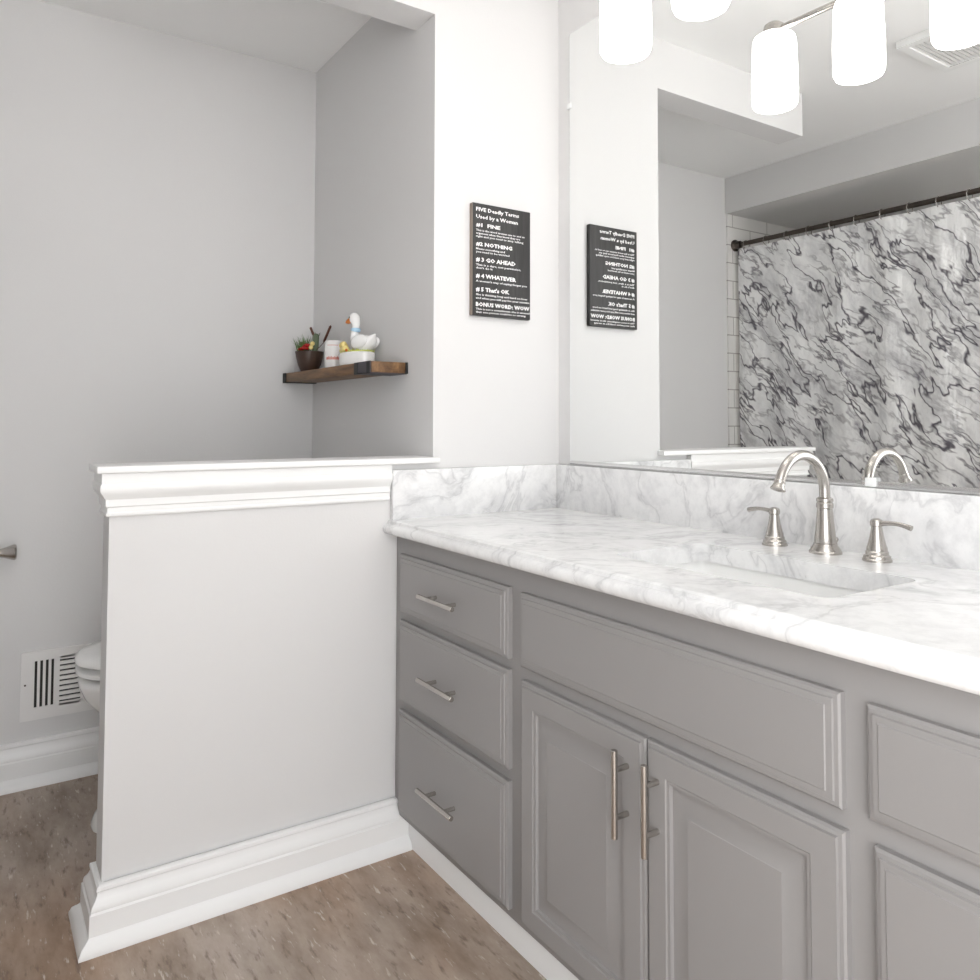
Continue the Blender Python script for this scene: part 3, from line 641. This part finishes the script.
# ------------------------------------------------------------------ wall register
vr = thing('wall_vent', 'white louvred air register low on the far wall beside the toilet', 'vent', (-1.225, D, 0.20))
VX0, VX1, VZ0, VZ1 = -1.378, -1.106, 0.195, 0.405
mesh_obj('backing', bx(VX0+0.01, VX1-0.01, D-0.003, D-0.0005, VZ0+0.01, VZ1-0.01), M_DARK, vr)
bm = bmesh.new(); ya, yb = D-0.0085, D-0.0032
A0, A1, B0, B1, C0, C1 = -1.345, -1.284, -1.272, -1.212, -1.200, -1.139
Z0, Z1 = 0.232, 0.375
box(bm, VX0, VX1, ya, yb+0.003, VZ0, Z0, ); box(bm, VX0, VX1, ya, yb+0.003, Z1, VZ1)
box(bm, VX0, A0, ya, yb+0.003, Z0, Z1); box(bm, C1, VX1, ya, yb+0.003, Z0, Z1); box(bm, A1, B0, ya, yb, Z0, Z1); box(bm, B1, C0, ya, yb, Z0, Z1)
mesh_obj('faceplate', bm, M_REG, vr)
bm = bmesh.new()
for q0, q1 in ((A0, A1), (C0, C1)):
    st = (q1-q0)/4
    for k in range(1, 4): box(bm, q0+k*st-0.0038, q0+k*st+0.0038, ya, yb, Z0, Z1)
    box(bm, q0, q0+0.004, ya, yb, Z0, Z1); box(bm, q1-0.004, q1, ya, yb, Z0, Z1)
nh = 9; st = (Z1-Z0)/nh
for k in range(nh+1):
    zz = Z0+k*st; box(bm, B0, B1, ya, yb, zz-0.0052, zz+0.0052)
mesh_obj('louvres', bm, M_REG, vr)
mesh_obj('screw', lathe(bmesh.new(), [(0.0, ya-0.0012), (0.0025, ya-0.001), (0.003, ya+0.0001), (0.0, ya+0.0002)], -1.366, 0.305, 12, axis='y'), M_PEWTER, vr)

# ------------------------------------------------------------------ paper holder on the far wall (its near tip is in view)
ph = thing('toilet_paper_holder', 'brushed nickel paper holder arm on the far wall at the left', 'toilet paper holder', (-1.56, D, 0.727))
bm = lathe(bmesh.new(), [(0.026, D-0.0005), (0.026, D-0.006), (0.020, D-0.010), (0.010, D-0.016), (0.009, D-0.05), (0.009, D-0.070)], -1.56, 0.727, 24, axis='y')
mesh_obj('post', bm, M_NICKEL, ph)
bm = lathe(bmesh.new(), [(0.010, -1.575), (0.013, -1.570), (0.013, -1.440), (0.0165, -1.428), (0.0225, -1.412), (0.0240, -1.406), (0.021, -1.401), (0.0, -1.399)], D-0.070, 0.727, 24, axis='x')
mesh_obj('arm', bm, M_NICKEL, ph)

# ------------------------------------------------------------------ shower curtain, rod and rings
RX, RZ = -1.985, 2.100
rod = thing('curtain_rod', 'dark pewter curtain rod under the soffit seen in the mirror', 'curtain rod', (RX, D-0.01, RZ))
mesh_obj('rod', tube(bmesh.new(), [(RX, D-0.012, RZ), (RX, -0.658, RZ)], 0.0125, 18), M_PEWTER, rod)
mesh_obj('flange', lathe(bmesh.new(), [(0.032, D-0.0105), (0.032, D-0.018), (0.022, D-0.026), (0.020, D-0.050), (0.0135, D-0.052)], RX, RZ, 24, axis='y'), M_PEWTER, rod)
mesh_obj('flange', lathe(bmesh.new(), [(0.032, -0.6595), (0.032, -0.652), (0.022, -0.644), (0.020, -0.62), (0.0135, -0.618)], RX, RZ, 24, axis='y'), M_PEWTER, rod)
bm = bmesh.new(); ny, nz = 220, 40; ya_, yb_ = 0.893, -0.640; za_, zb_ = 0.10, 2.073; th_ = 0.0012; grid = []
def cur_x(y, z):
    t = (z-za_)/(zb_-za_); amp = 0.010-0.004*t
    return RX + amp*math.sin(y*2*PI/0.255+0.7*math.sin(y*7)) + 0.010*math.sin(y*9.1+1.0)*(1-t) + 0.003*math.sin(z*9+y*17)
for side in (0, 1):
    grid.append([[bm.verts.new((cur_x(ya_+(yb_-ya_)*i/ny, za_+(zb_-za_)*k/nz)+side*th_, ya_+(yb_-ya_)*i/ny, za_+(zb_-za_)*k/nz)) for k in range(nz+1)] for i in range(ny+1)])
for side in (0, 1):
    G = grid[side]
    for i in range(ny):
        for k in range(nz): bm.faces.new((G[i][k], G[i+1][k], G[i+1][k+1], G[i][k+1]))
G, Hh = grid
for i in range(ny):
    bm.faces.new((G[i][0], G[i+1][0], Hh[i+1][0], Hh[i][0])); bm.faces.new((G[i][nz], G[i+1][nz], Hh[i+1][nz], Hh[i][nz]))
for k in range(nz):
    bm.faces.new((G[0][k], G[0][k+1], Hh[0][k+1], Hh[0][k])); bm.faces.new((G[ny][k], G[ny][k+1], Hh[ny][k+1], Hh[ny][k]))
tag(mesh_obj('shower_curtain', bm, M_CURT, base=(RX, 0.12, 0.10), smooth=80), 'glossy white shower curtain with grey marble veins, reflected in the mirror', 'shower curtain')
def torus(c, R0, r0):
    pts = [(c[0]+R0*math.cos(2*PI*k/20), c[1], c[2]+R0*math.sin(2*PI*k/20)) for k in range(20)]
    bm = bmesh.new(); rs = []
    for k, p in enumerate(pts):
        a = 2*PI*k/20; d = Vector((math.cos(a), 0, math.sin(a)))
        rs.append([Vector(p)+r0*(math.cos(2*PI*j/8)*d+math.sin(2*PI*j/8)*Vector((0, 1, 0))) for j in range(8)])
    return rings(bm, rs+[rs[0]], False, False)
ring0 = mesh_obj('curtain_ring', torus((RX, 0.84, RZ-0.010), 0.0245, 0.0018), M_NICKEL, base=(RX, 0.84, RZ), smooth=80)
tag(ring0, 'small metal ring holding the marbled curtain on its dark rod', 'curtain ring', 'curtain rings along the rod')
for k in range(1, 12):
    c = ring0.copy(); COL.objects.link(c); c.location = (RX, 0.84-k*0.1275, RZ)

# ------------------------------------------------------------------ ceiling fan grille
ef = thing('exhaust_fan', 'square white exhaust fan cover on the ceiling, seen in the mirror', 'exhaust fan', (-1.335, -0.615, ZC))
E0, E1, F0, F1 = -1.510, -1.170, -0.785, -0.448
bm = bmesh.new(); zt, zb = ZC-0.0005, ZC-0.024
for a in ((E0, E1, F0, F0+0.03), (E0, E1, F1-0.03, F1), (E0, E0+0.03, F0+0.03, F1-0.03), (E1-0.03, E1, F0+0.03, F1-0.03)): box(bm, *a, zb, zt)
mesh_obj('frame', bm, M_TRIM, ef)
bm = bmesh.new()
for k in range(18):
    y = F0+0.036+k*(F1-F0-0.072)/17; box(bm, E0+0.03, E1-0.03, y-0.0062, y+0.0062, zb+0.006, zt-0.004)
mesh_obj('grille', bm, M_REG, ef)
mesh_obj('housing', bx(E0+0.03, E1-0.03, F0+0.03, F1-0.03, zt-0.003, zt), M_REG, ef)

# ------------------------------------------------------------------ added fill light under the tub soffit, out of view
M_FILL = mat('fill_glow', (0.95, 0.95, 0.95), 0.3)
B(M_FILL).inputs['Emission Color'].default_value = (1.0, 0.965, 0.93, 1); B(M_FILL).inputs['Emission Strength'].default_value = 170.0
rl = thing('soffit_fill_light', 'small round fill light added out of view to brighten the tub soffit', 'light', (-2.35, -0.42, 2.27))
mesh_obj('fill_light_ring', lathe(bmesh.new(), [(0.055, 2.2695), (0.055, 2.264), (0.075, 2.264), (0.078, 2.2695)], -2.35, -0.42, 32, cap0=False, cap1=False), M_TRIM, rl)
mesh_obj('lens', lathe(bmesh.new(), [(0.0, 2.2665), (0.054, 2.2665), (0.054, 2.2695), (0.0, 2.2695)], -2.35, -0.42, 32), M_FILL, rl)  # glowing disc of the added fill light
